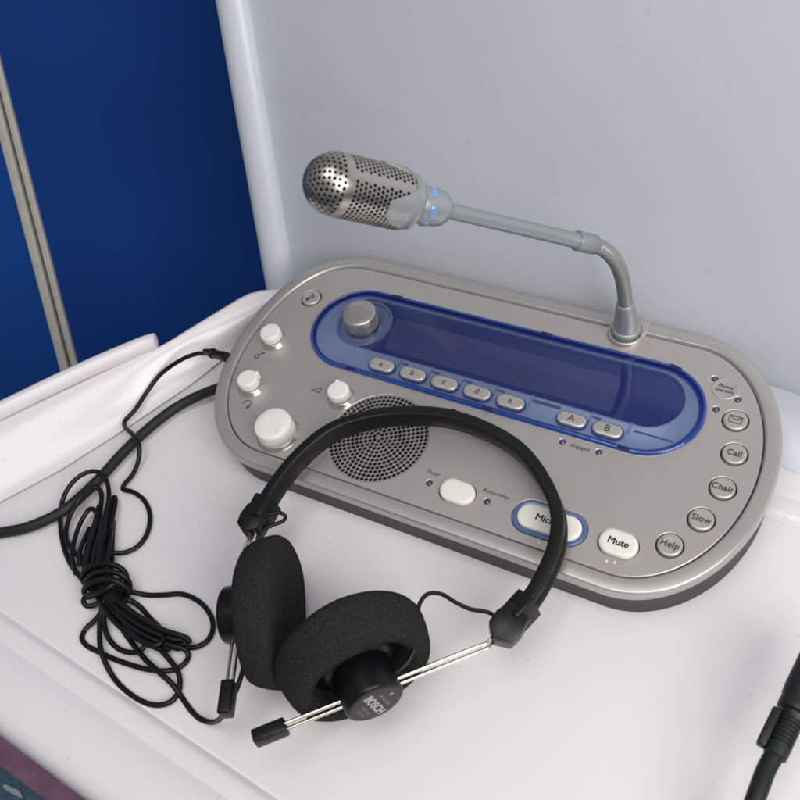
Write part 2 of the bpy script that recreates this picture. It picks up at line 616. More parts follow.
# flush double function button at the right back
u, v = PHONE
g = MB()
M = Matrix.Translation((u * mm, v * mm, 0))
g.lathe([(7.3 * mm, -.05 * mm), (7.2 * mm, .28 * mm), (6.8 * mm, .42 * mm), (6.4 * mm, .3 * mm), (6.0 * mm, .22 * mm), (3 * mm, .2 * mm)], M, 48, False, True)
o = g.build('push_button', SILVER, console, 'flush round silver button with two lines of small print', sharp=60)
lettering('lettering', 'Phone', Matrix.Translation((u * mm, (v + 1.3) * mm, .36 * mm)), 3.2 * mm, INK, o, .00003)
lettering('lettering', 'Intercom', Matrix.Translation((u * mm, (v - 1.7) * mm, .36 * mm)), 2.7 * mm, INK, o, .00003)

# --- indicator lights
for u, v in LEDS:
    g = MB()
    g.lathe([(1.5 * mm, -1.5 * mm), (1.5 * mm, -.25 * mm), (1.2 * mm, .1 * mm), (.7 * mm, .28 * mm), (.25 * mm, .34 * mm)], Matrix.Translation((u * mm, v * mm, 0)), 16, False, True)
    g.build('indicator_light', LEDM, console)


# --- ivory oval buttons
def oval_button(u, v, hl, r, name, lab, m=IVORY, parent=None, z=0.):
    b = MB()
    pr = [(r, -2.5), (r, .9), (r - .15, 1.5), (r - .55, 1.95), (r - 1.3, 2.2), (r - 2.4, 2.28), (r * .4, 2.3)]
    b.rings([r3(stad(u, v, hl, q), h) for q, h in pr], False, True)
    return b.build(name, m, parent or console, lab, sharp=50)


g = MB()
u, v = MICRO
g.rings([r3(stad(u, v, 10.6, 10.0), -2.5), r3(stad(u, v, 10.6, 10.0), .5), r3(stad(u, v, 10.6, 9.7), .85), r3(stad(u, v, 10.6, 8.6), .9), r3(stad(u, v, 10.6, 7.6), .5), r3(stad(u, v, 10.6, 7.5), -2)])
g.build('button_ring', RINGBLUE, console, 'slate blue ring round the microphone button', sharp=50)
mi = oval_button(u, v, 10.6, 7.3, 'oval_button', 'long ivory button reading Micro, half hidden by the headband')
lettering('lettering', 'Micro', Matrix.Translation(((u - 1.0) * mm, v * mm, 2.32 * mm)), 5.5 * mm, INKBLK, mi, .00016)
mu = oval_button(*MUTE, 3.2, 7.05, 'oval_button', 'ivory oval button reading Mute')
lettering('lettering', 'Mute', Matrix.Translation((MUTE[0] * mm, MUTE[1] * mm, 2.32 * mm)), 5.4 * mm, INKBLK, mu, .00016)
oval_button(*PLAIN, 3.4, 6.85, 'oval_button', 'blank ivory oval button between Floor and Auto-relay')

# --- print on the plate
ZP = .05 * mm
for txt, u, v, sz, w in (('Floor', -1.0, -80.3, 3.7, 0.), ('Auto-relay', 37.6, -80.2, 3.6, 0.), ('Engaged', 69.6, -37.2, 3.3, 0.)):
    lettering('printed_word', txt, Matrix.Translation((u * mm, v * mm, ZP)), sz * mm, INK, console, w * mm + .00002)


def sign(name, build, u, v, rz=0.):
    g = MB()
    M = Matrix.Translation((u * mm, v * mm, ZP)) @ Matrix.Rotation(rz, 4, 'Z')
    build(g, M)
    g.build(name, INK, console, smooth=False)


def tri(g, M):
    stroke(g, [(-3.2 * mm, -1.2 * mm), (2.6 * mm, -1.4 * mm), (2.2 * mm, 2.2 * mm)], .45 * mm, M, closed=True)


sign('volume_sign', tri, -97.0, -51.5, .0)
sign('volume_sign', tri, -82.2, -90.6, .0)


def phones(g, M):
    P = [(2.6 * mm * math.cos(t), 2.6 * mm * math.sin(t)) for t in [(-.25 + 1.4 * k / 16) * PI for k in range(17)]]
    stroke(g, P, .5 * mm, M)
    stroke(g, [(1.7 * mm, -1.2 * mm), (1.7 * mm, -3.2 * mm)], .8 * mm, M)
    stroke(g, [(3.0 * mm, -1.2 * mm), (3.0 * mm, -2.8 * mm)], .6 * mm, M)


sign('headphone_sign', phones, -135.2, -75.4, -.15)


def key(g, M):
    P = [(1.5 * mm * math.cos(t) - 1.8 * mm, 1.5 * mm * math.sin(t) - 1 * mm) for t in [2 * PI * k / 16 for k in range(16)]]
    stroke(g, P, .55 * mm, M, closed=True)
    stroke(g, [(-.6 * mm, .1 * mm), (2.6 * mm, 2.6 * mm)], .5 * mm, M)
    stroke(g, [(1.4 * mm, 2.4 * mm), (2.8 * mm, 1.6 * mm)], .5 * mm, M)


sign('tone_sign', key, -148.2, -39.5, .25)


def bell(g, M):
    P = [(2.2 * mm * math.cos(t), 2.0 * mm * math.sin(t)) for t in [PI * k / 10 for k in range(11)]]
    stroke(g, P, .5 * mm, M)
    stroke(g, [(-3.4 * mm, 0), (3.4 * mm, 0)], .5 * mm, M)


sign('speaker_sign', bell, -8.6, -38.8, 0)
for u, v in ((70.9, -99.3), (106.6, -96.6), (110.6, -95.9)):
    MB().lathe([(.75 * mm, -.1 * mm), (.7 * mm, .25 * mm), (.4 * mm, .42 * mm), (.1 * mm, .45 * mm)], Matrix.Translation((u * mm, v * mm, 0)), 12, False, True).build('tactile_dot', DOTM, console)

# --- rotary knobs


def flare(u, v, r):
    g = MB()
    M = Matrix.Translation((u * mm, v * mm, 0))
    g.lathe([((r + 2.0) * mm, .0), ((r + 1.6) * mm, .35 * mm), ((r + .9) * mm, .95 * mm), ((r + .3) * mm, 1.9 * mm), ((r - .4) * mm, 2.5 * mm), ((r - .8) * mm, 2.5 * mm)], M, 48, False, True)
    return g


def knob(u, v, r, h, ang, lab, mark):
    b = MB()
    M = Matrix.Translation((u * mm, v * mm, 0))
    pr = [(r - 1.6, 2.4), (r - .6, 2.9), (r - .15, 3.6), (r, 5), (r - .1, h - 1.3), (r - .35, h - .5), (r - .9, h - .08), (r - 1.6, h), (r * .5, h + .1)]
    b.lathe([(q * mm, z * mm) for q, z in pr], M, 48, True, True)
    if mark == 'nub':
        b.lathe([(1.5 * mm, 4 * mm), (1.5 * mm, (h - .4) * mm), (1.1 * mm, h * mm), (.4 * mm, (h + .05) * mm)], M @ Matrix.Translation(((r - .35) * math.cos(ang) * mm, (r - .35) * math.sin(ang) * mm, 0)), 16)
    o = b.build('volume_knob', WHITE, console, lab, sharp=50)
    flare(u, v, r).build('knob_collar', CHROME, o, sharp=60)
    if mark == 'tick':
        MB().box(((u + (r - 2.2) * math.cos(ang)) * mm, (v + (r - 2.2) * math.sin(ang)) * mm, (h + .08) * mm), (2.6 * mm, .5 * mm, .12 * mm), Matrix.Rotation(ang, 3, 'Z')).build('knob_mark', PRINT, o)
    return o


knob(-145.6, -25.6, 6.9, 9.5, -1.45, 'small white knob nearest the back with a grey tick', 'tick')
knob(-139.6, -63.0, 6.9, 9.5, 1.0, 'small white knob with its nub pointing back', 'nub')
knob(-78.6, -52.0, 6.9, 9.5, 2.15, 'small white knob beside the speaker grille', 'nub')


def knurled(u, v, r, h, m, lab, teeth, z0=0., dot=None):
    b = MB()
    n = teeth * 4
    M = Matrix.Translation((u * mm, v * mm, z0 * mm))

    def rg(rr, z, amp):
        return [M @ Vector(((rr + amp * (1 if (j % 4) < 2 else -1)) * mm * math.cos(2 * PI * j / n), (rr + amp * (1 if (j % 4) < 2 else -1)) * mm * math.sin(2 * PI * j / n), z * mm)) for j in range(n)]
    b.rings([rg(r - 1.2, -1.8, 0), rg(r - .3, 1.6, 0), rg(r, 2.0, .26), rg(r, h * .62, .26), rg(r - .05, h * .66, 0), rg(r - .1, h - 1.0, 0), rg(r - .35, h - .35, 0), rg(r - .9, h, 0), rg(r * .5, h + .1, 0)], True, True)
    return b


kb = knurled(-103.2, -88.4, 11.5, 12.0, WHITE, '', 58)
kb.lathe([(1.3 * mm, 11.5 * mm), (1.3 * mm, 12.4 * mm), (1.0 * mm, 12.7 * mm), (.3 * mm, 12.8 * mm)], Matrix.Translation(((-103.2 + 8.6 * math.cos(-.55)) * mm, (-88.4 + 8.6 * math.sin(-.55)) * mm, 0)), 16)
o = kb.build('volume_knob', WHITE, console, 'large white knob with a ribbed skirt at the front left', sharp=40)
flare(-103.2, -88.4, 11.6).build('knob_collar', CHROME, o, sharp=60)
kb = knurled(-93.9, 4.3, 11.0, 11.6, KNOBMETAL, '', 56, .3)
kb.build('rotary_dial', KNOBMETAL, console, 'brushed silver dial with knurled side inside the blue window', sharp=40)


# --- perforated surfaces: cells of a band of a surface of revolution, each with a real hole
def perforated(mb, fun, t0, t1, n, phase, hr, depth, solid=None, ne=4, sag=.5):
    """fun(theta, t) -> (point, normal); a ring of n cells between t0 and t1 with a round hole each"""
    for k in range(n):
        a0 = 2 * PI * (k + phase) / n
        a1 = 2 * PI * (k + 1 + phase) / n
        am = (a0 + a1) / 2
        tm = (t0 + t1) / 2
        bnd = []
        for e in range(ne):
            bnd.append((a0 + (a1 - a0) * e / ne, t0))
        for e in range(ne):
            bnd.append((a1, t0 + (t1 - t0) * e / ne))
        for e in range(ne):
            bnd.append((a1 - (a1 - a0) * e / ne, t1))
        for e in range(ne):
            bnd.append((a0, t1 - (t1 - t0) * e / ne))
        if solid and solid(am, tm):
            mb.add([fun(*q)[0] for q in bnd], [tuple(range(len(bnd)))])
            continue
        c, nrm = fun(am, tm)
        ex = (fun(am + (a1 - a0) * .25, tm)[0] - c)
        lx = ex.length * 4
        ey = (fun(am, tm + (t1 - t0) * .25)[0] - c)
        ly = ey.length * 4
        fx = min(.46, hr / max(lx, 1e-9))
        fy = min(.46, hr / max(ly, 1e-9))
        m = len(bnd)
        out = [fun(*q)[0] for q in bnd]
        inn = []
        inn2 = []
        for (qa, qt) in bnd:
            x = (qa - am) / (a1 - a0)
            y = (qt - tm) / (t1 - t0)
            th = math.atan2(y * ly, x * lx)
            p, nn = fun(am + (a1 - a0) * fx * math.cos(th), tm + (t1 - t0) * fy * math.sin(th))
            inn.append(p)
            inn2.append(p - nn * depth)
        mb.rings([out, inn, inn2])


def grille_fun(a, t):
    return Vector(((GR[0] + t * math.cos(a)) * mm, (GR[1] + t * math.sin(a)) * mm, (-.35 + .25 * (1 - (t / 30) ** 2)) * mm)), Vector((0, 0, 1))


g = MB()
stp = 2.62
g.lathe([(.02 * mm, -.1 * mm), (1.3 * mm, -.1 * mm)], Matrix.Translation((GR[0] * mm, GR[1] * mm, 0)), 12, True, False)
rr = 1.3
kk = 1
while rr + stp < 30.2:
    perforated(g, grille_fun, rr, rr + stp, 6 * kk, .5 * (kk % 2), .63, .9 * mm, ne=3)
    rr += stp
    kk += 1
g.lathe([(rr * mm, -.34 * mm), (30.35 * mm, -.34 * mm), (30.35 * mm, -1.2 * mm)], Matrix.Translation((GR[0] * mm, GR[1] * mm, 0)), 64, False, False)
g.build('speaker_grille', RIMSILVER, console, 'round perforated silver speaker grille', sharp=30, fix=False)

# --- socket for the microphone
MU, MV = 66.0, 46.5
g = MB()
M = Matrix.Translation((MU * mm, MV * mm, 0))
g.lathe([(11.2 * mm, -.6 * mm), (11.0 * mm, 1.2 * mm), (10.5 * mm, 2.5 * mm), (9.9 * mm, 2.9 * mm), (9.2 * mm, 2.7 * mm), (9.0 * mm, 1.0 * mm)], M, 48, False, True)
g.build('microphone_socket', RIMSILVER, console, 'raised silver ring that takes the microphone', sharp=50)
g = MB()
g.box(((MU + 7.0) * mm, (MV + 6.0) * mm, .9 * mm), (8.5 * mm, 11 * mm, 2.6 * mm), None, .5 * mm)
g.build('socket_tab', RIMSILVER, console, 'small tab behind the microphone socket', sharp=50)

# ------------------------------------------------------------------ gooseneck microphone
NZ = RX @ Vector((0, 0, 1))
B0 = c2w((MU * mm, MV * mm, 0))
mic = thing('gooseneck_microphone', 'grey gooseneck microphone with perforated metal head at the back edge of the console', 'microphone', B0)
Rz = frame(NZ)
M0 = Matrix.Translation(B0) @ Rz.to_4x4()
nn_ = 44
g = MB()
rgs = []
for (r, z, amp) in ((8.0, .8, 0), (8.2, 1.4, .15), (8.2, 6.0, .15), (8.1, 6.4, 0), (7.6, 6.8, 0), (6.8, 6.8, 0)):
    n = nn_ * 4
    rgs.append([M0 @ Vector(((r + amp * (1 if j % 4 < 2 else -1)) * mm * math.cos(2 * PI * j / n), (r + amp * (1 if j % 4 < 2 else -1)) * mm * math.sin(2 * PI * j / n), z * mm)) for j in range(n)])
g.rings(rgs, True, True)
g.build('knurled_ring', MICGREY, mic, 'knurled screw ring at the foot', sharp=40)
g = MB()
g.lathe([(q * mm, z * mm) for q, z in ((7.0, 6.5), (7.0, 8), (6.7, 12), (5.9, 20), (5.2, 26), (4.9, 27.4), (4.4, 27.8))], M0, 40)
g.build('cone_sleeve', MICGREY, mic, 'tapered grey sleeve above the screw ring', sharp=50)
Sx = B0 + NZ * .0272
# direction of the arm, from the end of the bend to the neck of the head
rdE = ray(589, 243.5)
rdH = ray(418, 203.5)


def solve3(a, b, c, y):
    Mx = Matrix((a, b, c)).transposed()
    return Mx.inverted() @ y


D = Vector((-.70, -.458, .5487))
for _ in range(12):
    k = solve3(NZ, D, -rdE, CAM - Sx)
    E = Sx + NZ * k.x + D * k.y
    dep = (E - CAM).dot(-(RW @ Vector((0, 0, 1))))
    Hp = CAM + rdH * (dep * .885)
    D = (Hp - E).normalized()
print('mic a,b', k.x, k.y, 'D', D, 'E', E)
# gooseneck with its coils
bend = []
p0, p1, p2 = Sx, Sx + NZ * k.x, E
for i in range(241):
    t = i / 240
    c0, c1 = p0 + (p1 - p0) * .72, p2 - D * (k.y * .72)
    bend.append(p0 * (1 - t) ** 3 + c0 * 3 * t * (1 - t) ** 2 + c1 * 3 * t * t * (1 - t) + p2 * t ** 3)
g = MB()
g.tube(bend, .0042, 20, smooth=False, rfun=lambda t: .0039 + .00032 * abs(math.sin(t * 40 * PI)))
g.build('flexible_neck', FLEX, mic, 'ribbed metal flexible neck', sharp=80)
XH = Vector((0, 0, 1))
RA = frame(D, XH)
vt = RA.transposed() @ (RW @ Vector((0, 0, 1)))
vu = RA.transposed() @ (RW @ Vector((0, 1, 0)))
TH_V = math.atan2(vt.y, vt.x)          # side of the head that faces the room
TH_U = math.atan2(vu.y, vu.x)          # its upper side
SGN = 1 if ((TH_U - TH_V + PI) % (2 * PI)) - PI > 0 else -1
MA = Matrix.Translation(E) @ RA.to_4x4()
LN = (Hp - E).length
g = MB()
s0 = -.004
g.lathe([(.0048, s0), (.0053, s0 + .0006), (.0053, .0085), (.0050, .0092), (.0048, .0092)], MA, 32)
g.build('neck_ferrule', MICTUBE, mic, 'short ferrule between flexible neck and tube', sharp=50)
g = MB()
g.lathe([(.0047, .0085), (.0041, .0098), (.00395, .030), (.0038, LN - .012)], MA, 32)
g.build('straight_tube', MICTUBE, mic, 'straight grey tube', sharp=50)
# neck of the head
n0 = LN - .0165
g = MB()
g.lathe([(.0040, n0), (.0066, n0 + .0012), (.0082, n0 + .0035), (.0089, n0 + .007), (.0091, n0 + .0165), (.0088, n0 + .0175), (.006, n0 + .0178)], MA, 48)
neck = g.build('head_neck', MICGREY, mic, 'rounded grey neck behind the head', sharp=50)
for ang in [TH_V + SGN * .05 + .52 + q * PI / 3 for q in range(6)]:
    g = MB()
    q = MA @ Matrix.Rotation(ang, 4, 'Z') @ Matrix.Translation((.0087, 0, n0 + .0128)) @ Matrix.Rotation(PI / 2, 4, 'Y') @ Matrix.Scale(1.5, 4, Vector((0, 1, 0)))
    g.lathe([(.0021, -.0004), (.0021, .00045), (.0017, .00085), (.0006, .001)], q, 20, False, True)
    g.build('blue_window', MICBLUE, neck)
c0 = n0 + .0172
RH = .0143
# collar with lobes
g = MB()
n = 96


def lobe(th):
    x = .5 + .5 * math.cos(3 * (th - LOBE))
    return x * x * (3 - 2 * x)


LOBE = TH_V - SGN * .62
rs = []
for i in range(15):
    f = i / 14
    ring = []
    for j in range(n):
        th = 2 * PI * j / n
        smax = .0085 + .0135 * lobe(th)
        s = smax * f
        r = RH * (.60 + .44 * min(1, (s / .011)) ** .55) if s < .011 else RH * 1.04
        ring.append(MA @ Vector((r * math.cos(th), r * math.sin(th), c0 + s)))
    rs.append(ring)
inner = []
for j in range(n):
    th = 2 * PI * j / n
    smax = .0085 + .0135 * lobe(th)
    r = (RH * (.60 + .44 * min(1, (smax / .011)) ** .55) if smax < .011 else RH * 1.04) - .0010
    inner.append(MA @ Vector((r * math.cos(th), r * math.sin(th), c0 + smax + .0002)))
inner2 = [MA @ Vector((RH * .9 * math.cos(2 * PI * j / n), RH * .9 * math.sin(2 * PI * j / n), c0 + .004)) for j in range(n)]
g.rings([[MA @ Vector((.005 * math.cos(2 * PI * j / n), .005 * math.sin(2 * PI * j / n), c0)) for j in range(n)]] + rs + [inner, inner2])
g.build('collar', MICGREY, mic, 'smooth grey collar with rounded lobes holding the grille', sharp=40)
# grille of the head
cyl0, cyl1 = c0 + .006, c0 + .0425


def head_fun(a, t):
    if t <= cyl1:
        r, dn = RH, Vector((math.cos(a), math.sin(a), 0))
        f = max(0, (c0 + .010 - t) / .004)
        r = RH * (1 - .12 * f)
        q = Vector((r * math.cos(a), r * math.sin(a), t))
    else:
        ph = (t - cyl1) / RH
        ph = min(ph, PI / 2)
        q = Vector((RH * math.cos(ph) * math.cos(a), RH * math.cos(ph) * math.sin(a), cyl1 + 1.05 * RH * math.sin(ph)))
        dn = Vector((math.cos(ph) * math.cos(a), math.cos(ph) * math.sin(a), math.sin(ph)))
    return MA @ q, (RA @ dn)


SOLID = [TH_V + SGN * .18 + q * 2 * PI / 3 for q in (0, 1, 2)]


def solid_strip(a, t):
    return any(abs(((a - q + PI) % (2 * PI)) - PI) < .17 for q in SOLID)


g = MB()
rows = 16
hh = (cyl1 - .0016 - cyl0) / rows
for i in range(rows):
    perforated(g, head_fun, cyl0 + i * hh, cyl0 + (i + 1) * hh, 42, .5 * (i % 2), .00084, .0007, solid=solid_strip, ne=3)
# plain band between cylinder and dome
nb_ = 88
g.rings([[head_fun(2 * PI * j / nb_, t)[0] for j in range(nb_)] for t in (cyl1 - .0016, cyl1, cyl1 + .0009, cyl1 + .0018)])
t = cyl1 + .0018
i = 0
while True:
    t2 = t + .00225
    ph = (t2 - cyl1) / RH
    if ph > 1.46:
        break
    n = max(6, int(round(2 * PI * RH * math.cos((t + .0011 - cyl1) / RH) / .00258)))
    perforated(g, head_fun, t, t2, n, .5 * (i % 2), .00080, .0007, ne=3)
    t = t2
    i += 1
g.rings([[head_fun(2 * PI * j / 24, q)[0] for j in range(24)] for q in (t, cyl1 + RH * PI / 2 * .99)], cap1=True)
g.build('perforated_head', MESHMETAL, mic, 'domed head of perforated bright metal', sharp=30, fix=False)
g = MB()
prof = [(RH * .5, c0 + .004), (RH - .0022, c0 + .009), (RH - .0016, cyl1)]
prof += [((RH - .0016) * math.cos(q), cyl1 + (RH - .0016) * 1.03 * math.sin(q)) for q in (.3, .6, .9, 1.2, 1.5)]
g.lathe(prof, MA, 40)
g.build('inner_foam', DARK, mic, 'black foam seen through the holes')

# ------------------------------------------------------------------ headphones
HB = Vector((.01, -.195, 0))
hp = thing('headphones', 'black foam padded headphones with steel wire arms, headband resting over the silver console', 'headphones', HB)


def hz(y):
    return .0345 + (y + .155) * (.0105 / .105)


def atb(px, py):
    z = .038
    for _ in range(20):
        q = at(px, py, z)
        z = hz(q.y)
    return at(px, py, z)


arch_px = [(258, 521), (274, 492), (300, 459), (332, 433), (370, 420), (410, 416), (450, 419), (490, 433), (522, 453), (546, 484), (558.5, 516), (557, 546), (545, 577), (532, 599), (513, 620)]
arch = spline([atb(*q) for q in arch_px], 10)
WD = Vector((-.20, -.03, .98)).normalized()
g = MB()
prof = []
hw, ht = .0058, .0034
# rounded strip, with a shallow groove on the outside face
for (x, y) in ((-hw + .001, -ht), (hw - .001, -ht), (hw - .0003, -ht + .0005), (hw, -ht + .0014), (hw, ht - .0014), (hw - .0004, ht - .0004), (hw - .0012, ht), (.0014, ht), (.0006, ht - .0007), (-.0006, ht - .0007), (-.0014, ht), (-hw + .0012, ht), (-hw + .0004, ht - .0004), (-hw, ht - .0014), (-hw, -ht + .0014), (-hw + .0003, -ht + .0005)):
    prof.append((x, y))
rs = []
for i, p in enumerate(arch):
    a = arch[max(0, i - 1)]
    b = arch[min(len(arch) - 1, i + 1)]
    t = (b - a).normalized()
    W = (WD - t * WD.dot(t)).normalized()
    Nn = t.cross(W)          # outward
    if Nn.dot(p - Vector((.005, -.13, p.z))) < 0:
        Nn = -Nn
    rs.append([p + W * x + Nn * y for x, y in prof])
g.rings(rs, True, True)
g.build('headband', BAND, hp, 'arched black headband with a groove along its outside', sharp=50)


def pent_block(p, fwd, side, s=1., name='slider_block', lab=None):
    """house shaped block: fwd points away from the band, side across"""
    up = fwd.cross(side).normalized()
    if up.z < 0:
        up = -up
    side = (side - fwd * side.dot(fwd)).normalized()
    g = MB()
    pl = [(-.0058, -.009), (.0058, -.009), (.0075, -.001), (.0066, .0052), (0, .0098), (-.0075, .0052), (-.0078, -.001)]
    bm = bmesh.new()
    top = [bm.verts.new(p + (side * x + fwd * y) * s + up * (.0072 * s)) for x, y in pl]
    f = bm.faces.new(top)
    r = bmesh.ops.extrude_face_region(bm, geom=[f])
    for v in r['geom']:
        if isinstance(v, bmesh.types.BMVert):
            v.co -= up * (.0144 * s)
    bmesh.ops.recalc_face_normals(bm, faces=bm.faces)
    bmesh.ops.bevel(bm, geom=list(bm.edges), offset=.0009, segments=2, profile=.5, affect='EDGES')
    g.bm(bm)
    return g.build(name, BLOCK, hp, lab, sharp=30)


def sleeve(i0, i1, pp, bev):
    g = MB()
    p, q = arch[i0], arch[i1]
    t = (q - p).normalized()
    W = (WD - t * WD.dot(t)).normalized()
    g.box((p + q) / 2, ((q - p).length, .0156, .0102), Matrix((t, W, t.cross(W))).transposed(), bev)
    g.build('band_sleeve', BLOCK, hp, pp, sharp=30)


nA = len(arch)
sleeve(0, 7, 'sleeve at the left end of the headband', .0009)
sleeve(nA - 1, nA - 10, 'sleeve at the right end of the headband', .0009)
fl = (arch[0] - arch[6]).normalized()
fr = (arch[-1] - arch[-7]).normalized()
bl = pent_block(arch[0] + fl * .002 + Vector((-.002, 0, 0)), fl, Vector((1, 0, 0)).cross(fl).cross(fl) if False else fl.cross(Vector((0, 0, 1))), .92, lab='angular black block joining band and arms, left')
br = pent_block(arch[-1] + fr * .0045, fr, fr.cross(Vector((.25, 0, 1))), 1.05, lab='angular black block joining band and arms, right')

AR = Vector((.79, -.613, 0)).normalized()
AL = Vector((-.89, -.456, 0)).normalized()
PR_ = at(355, 658, .0385)
PL_ = at(271, 612, .0385)


def pad(c, ax, lab, tk=1.):
    M = Matrix.Translation(c) @ frame(ax, (0, 0, 1)).to_4x4()
    R, h = .0386, .0118
    pr = [(.006, -.0100), (.020, -.0112), (.030, -.0124), (.0350, -.0120), (.0376, -.0102), (.0388, -.0072), (.0388, -.0040), (.0380, .0015), (.0366, .0075), (.0350, .0108), (.0325, .0126), (.0290, .0131), (.0262, .0120), (.0246, .0095), (.0238, .005), (.0234, .001)]
    g = MB()
    n = 96
    rs = []
    for r, z in pr:
        rs.append([M @ Vector((r * math.cos(2 * PI * j / n), r * math.sin(2 * PI * j / n), z * tk + .0006 * math.sin(3 * 2 * PI * j / n + z * 90))) for j in range(n)])
    g.rings(rs, True, True)
    return g.build('ear_pad', FOAM, hp, lab, sharp=60)


pad(PL_, AL, 'dark grey foam ear pad seen edge on', .80)
pad(PR_, AR, 'dark grey foam ear pad leaning forward with its hollow outer side showing')


def capsule(c, ax, name_lab, s1):
    M = Matrix.Translation(c) @ frame(ax, (0, 0, 1)).to_4x4()
    g = MB()
    g.lathe([(.0230, .0012), (.0230, .0022), (.0196, .0030), (.0180, .0050), (.0170, .0056), (.0160, .0060), (.0150, .0068), (.0147, s1 - .002), (.0145, s1 - .0008), (.0138, s1 - .0002), (.0132, s1)], M, 56)
    return g.build('ear_capsule', CAPSULE, hp, name_lab, sharp=40), M


cr, MR = capsule(PR_, AR, 'black round capsule with lettering on its face', .0260)
cl, ML = capsule(PL_, AL, 'black round capsule, side view', .0245)
for M_, o_, s1 in ((MR, cr, .0260), (ML, cl, .0245)):
    MB().lathe([(.0131, s1 - .0004), (.0129, s1 + .0003), (.012, s1 + .00045), (.004, s1 + .00045)], M_, 48, False, True).build('capsule_face', CAPFACE, o_)
# lettering reads downwards on the right capsule
xdir = Vector((0, 0, -1)) * .985 + (Vector((.62, .79, 0)) * .17)
xdir.normalize()
RT = frame(AR, xdir).to_4x4()
fc = PR_ + AR * .02655


def face_text(t, dx, dy, sz, m, b=0.):
    yv = RT.to_3x3() @ Vector((0, 1, 0))
    lettering('lettering', t, Matrix.Translation(fc + xdir * dx + yv * dy) @ RT, sz, m, cr, b)


face_text('BOSCH', 0, -.0008, .0062, PRINT, .00022)
face_text('LBB 3015/04', 0, .0046, .0026, PRINTDIM, .00008)
face_text('R', -.001, .0088, .0028, PRINT, .00006)
face_text('MADE IN', 0, -.0058, .0024, PRINTDIM, .00006)
face_text('AUSTRIA', 0, -.0084, .0022, PRINTDIM, .00006)

# steel arms
ZR = .0375
e_r = at(283, 727.5, ZR)
k_r = at(488, 645, ZR)
up2 = Vector((0, 0, 1)) * .0029
for s in (1, -1):
    q = br.matrix_world.translation
    tip = arch[-1] + fr * .009 + Vector((-.002, 0, 0))
    dirr = (k_r - e_r).normalized()
    g = MB()
    pts = [e_r + up2 * s, e_r.lerp(k_r, .3) + up2 * s, e_r.lerp(k_r, .6) + up2 * s, k_r - dirr * .006 + up2 * s, k_r + up2 * s * .9, tip + up2 * s * .8]
    g.tube(pts, .00095, 12, 8)
    g.build('wire_arm', STEEL, hp)
e_l = at(229, 688, .036)
k_l = at(247.5, 548, .036)
sd = Vector((1, .2, .5)).normalized() * .0022
for s in (1, -1):
    tip = arch[0] + fl * .004
    g = MB()
    pts = [e_l + sd * s, e_l.lerp(k_l, .3) + sd * s, e_l.lerp(k_l, .6) + sd * s, k_l + sd * s, k_l.lerp(tip, .35) + sd * s + Vector((0, .001, 0)), tip + sd * s * .8]
    g.tube(pts, .00095, 12, 8)
    g.build('wire_arm', STEEL, hp)
# end stops of the arms


def stop(p, d, ln, lab, w=.0085, h=.0068):
    d = d.normalized()
    R = frame(d, (0, 0, 1))
    g = MB()
    g.box(p - d * ln / 2, (w, h, ln), R, .0011)
    g.box(p - d * ln * .62 + R @ Vector((0, 0, 0)), (w * .35, h * 1.04, ln * .18), R, .0003)
    return g.build('arm_stop', BLOCK, hp, lab, sharp=30)


stop(e_r + (k_r - e_r).normalized() * .002, k_r - e_r, .0165, 'black end stop of the right arm')
stop(e_l + (k_l - e_l).normalized() * .003, k_l - e_l, .0170, 'black end stop of the left arm, where the cord leaves')

# thin leads between band and capsules
g = MB()
lead = [arch[-1] + fr * .0045 + Vector((-.004, .002, .002)), at(487, 612, .038), at(470, 609, .039), at(455, 602, .042), at(441, 594, .045), at(428, 594, .047), at(420, 603, .047), at(417, 620, .046), at(416, 642, .044), at(409, 660, .042), at(396, 672, .040), at(384, 676, .0385)]
g.tube(lead, .0011, 10, 8)
g.build('thin_lead', CORD, hp)
g = MB()
lead = [arch[3] + Vector((.004, 0, .001)), at(281, 513, .034), at(285.5, 517, .032), at(283, 521, .032), at(268, 527, .033), at(254, 539, .034), at(248, 553, .034), at(243, 580, .036), PL_ + AL * .012]
g.tube(lead, .0011, 10, 8)
g.build('thin_lead', CORD, hp)
g = MB()
lead = [at(225, 712, .030), at(232, 700, .030), at(240, 680, .031), at(245, 660, .033), at(247, 640, .035), PL_ + AL * .010 + Vector((0, 0, -.016))]
g.tube(lead, .0013, 10, 8)
g.build('thin_lead', CORD, hp)

# the tangled cord
RC = .00150
cordm = MB()


def cable_px(pts, zs, r=RC, sub=8):
    """pts in photo pixels, zs one height or a list of heights"""
    if not isinstance(zs, (list, tuple)):
        zs = [zs] * len(pts)
    P = [at(x, y, z) for (x, y), z in zip(pts, zs)]
    cordm.tube(P, r, 12, sub)


Z0 = RC + .0003
# from the jack plug down to the bundle
cable_px([(209, 353.5), (196, 354), (179, 361), (160, 375), (147, 392), (135, 410), (125, 421), (125, 427), (133, 435), (139, 445), (139, 458), (133, 474), (124, 485), (123, 489), (133, 492), (143, 499), (149, 510), (150, 522), (146, 536), (137, 547), (125, 552.5), (114, 553), (107, 552)],
         [.030, .026, .020, .014, .009, .006, .0045, .006, .0095, .0095, .005, Z0, Z0, Z0, Z0, Z0, Z0, Z0, Z0, Z0, Z0 + .001, .004, .006])
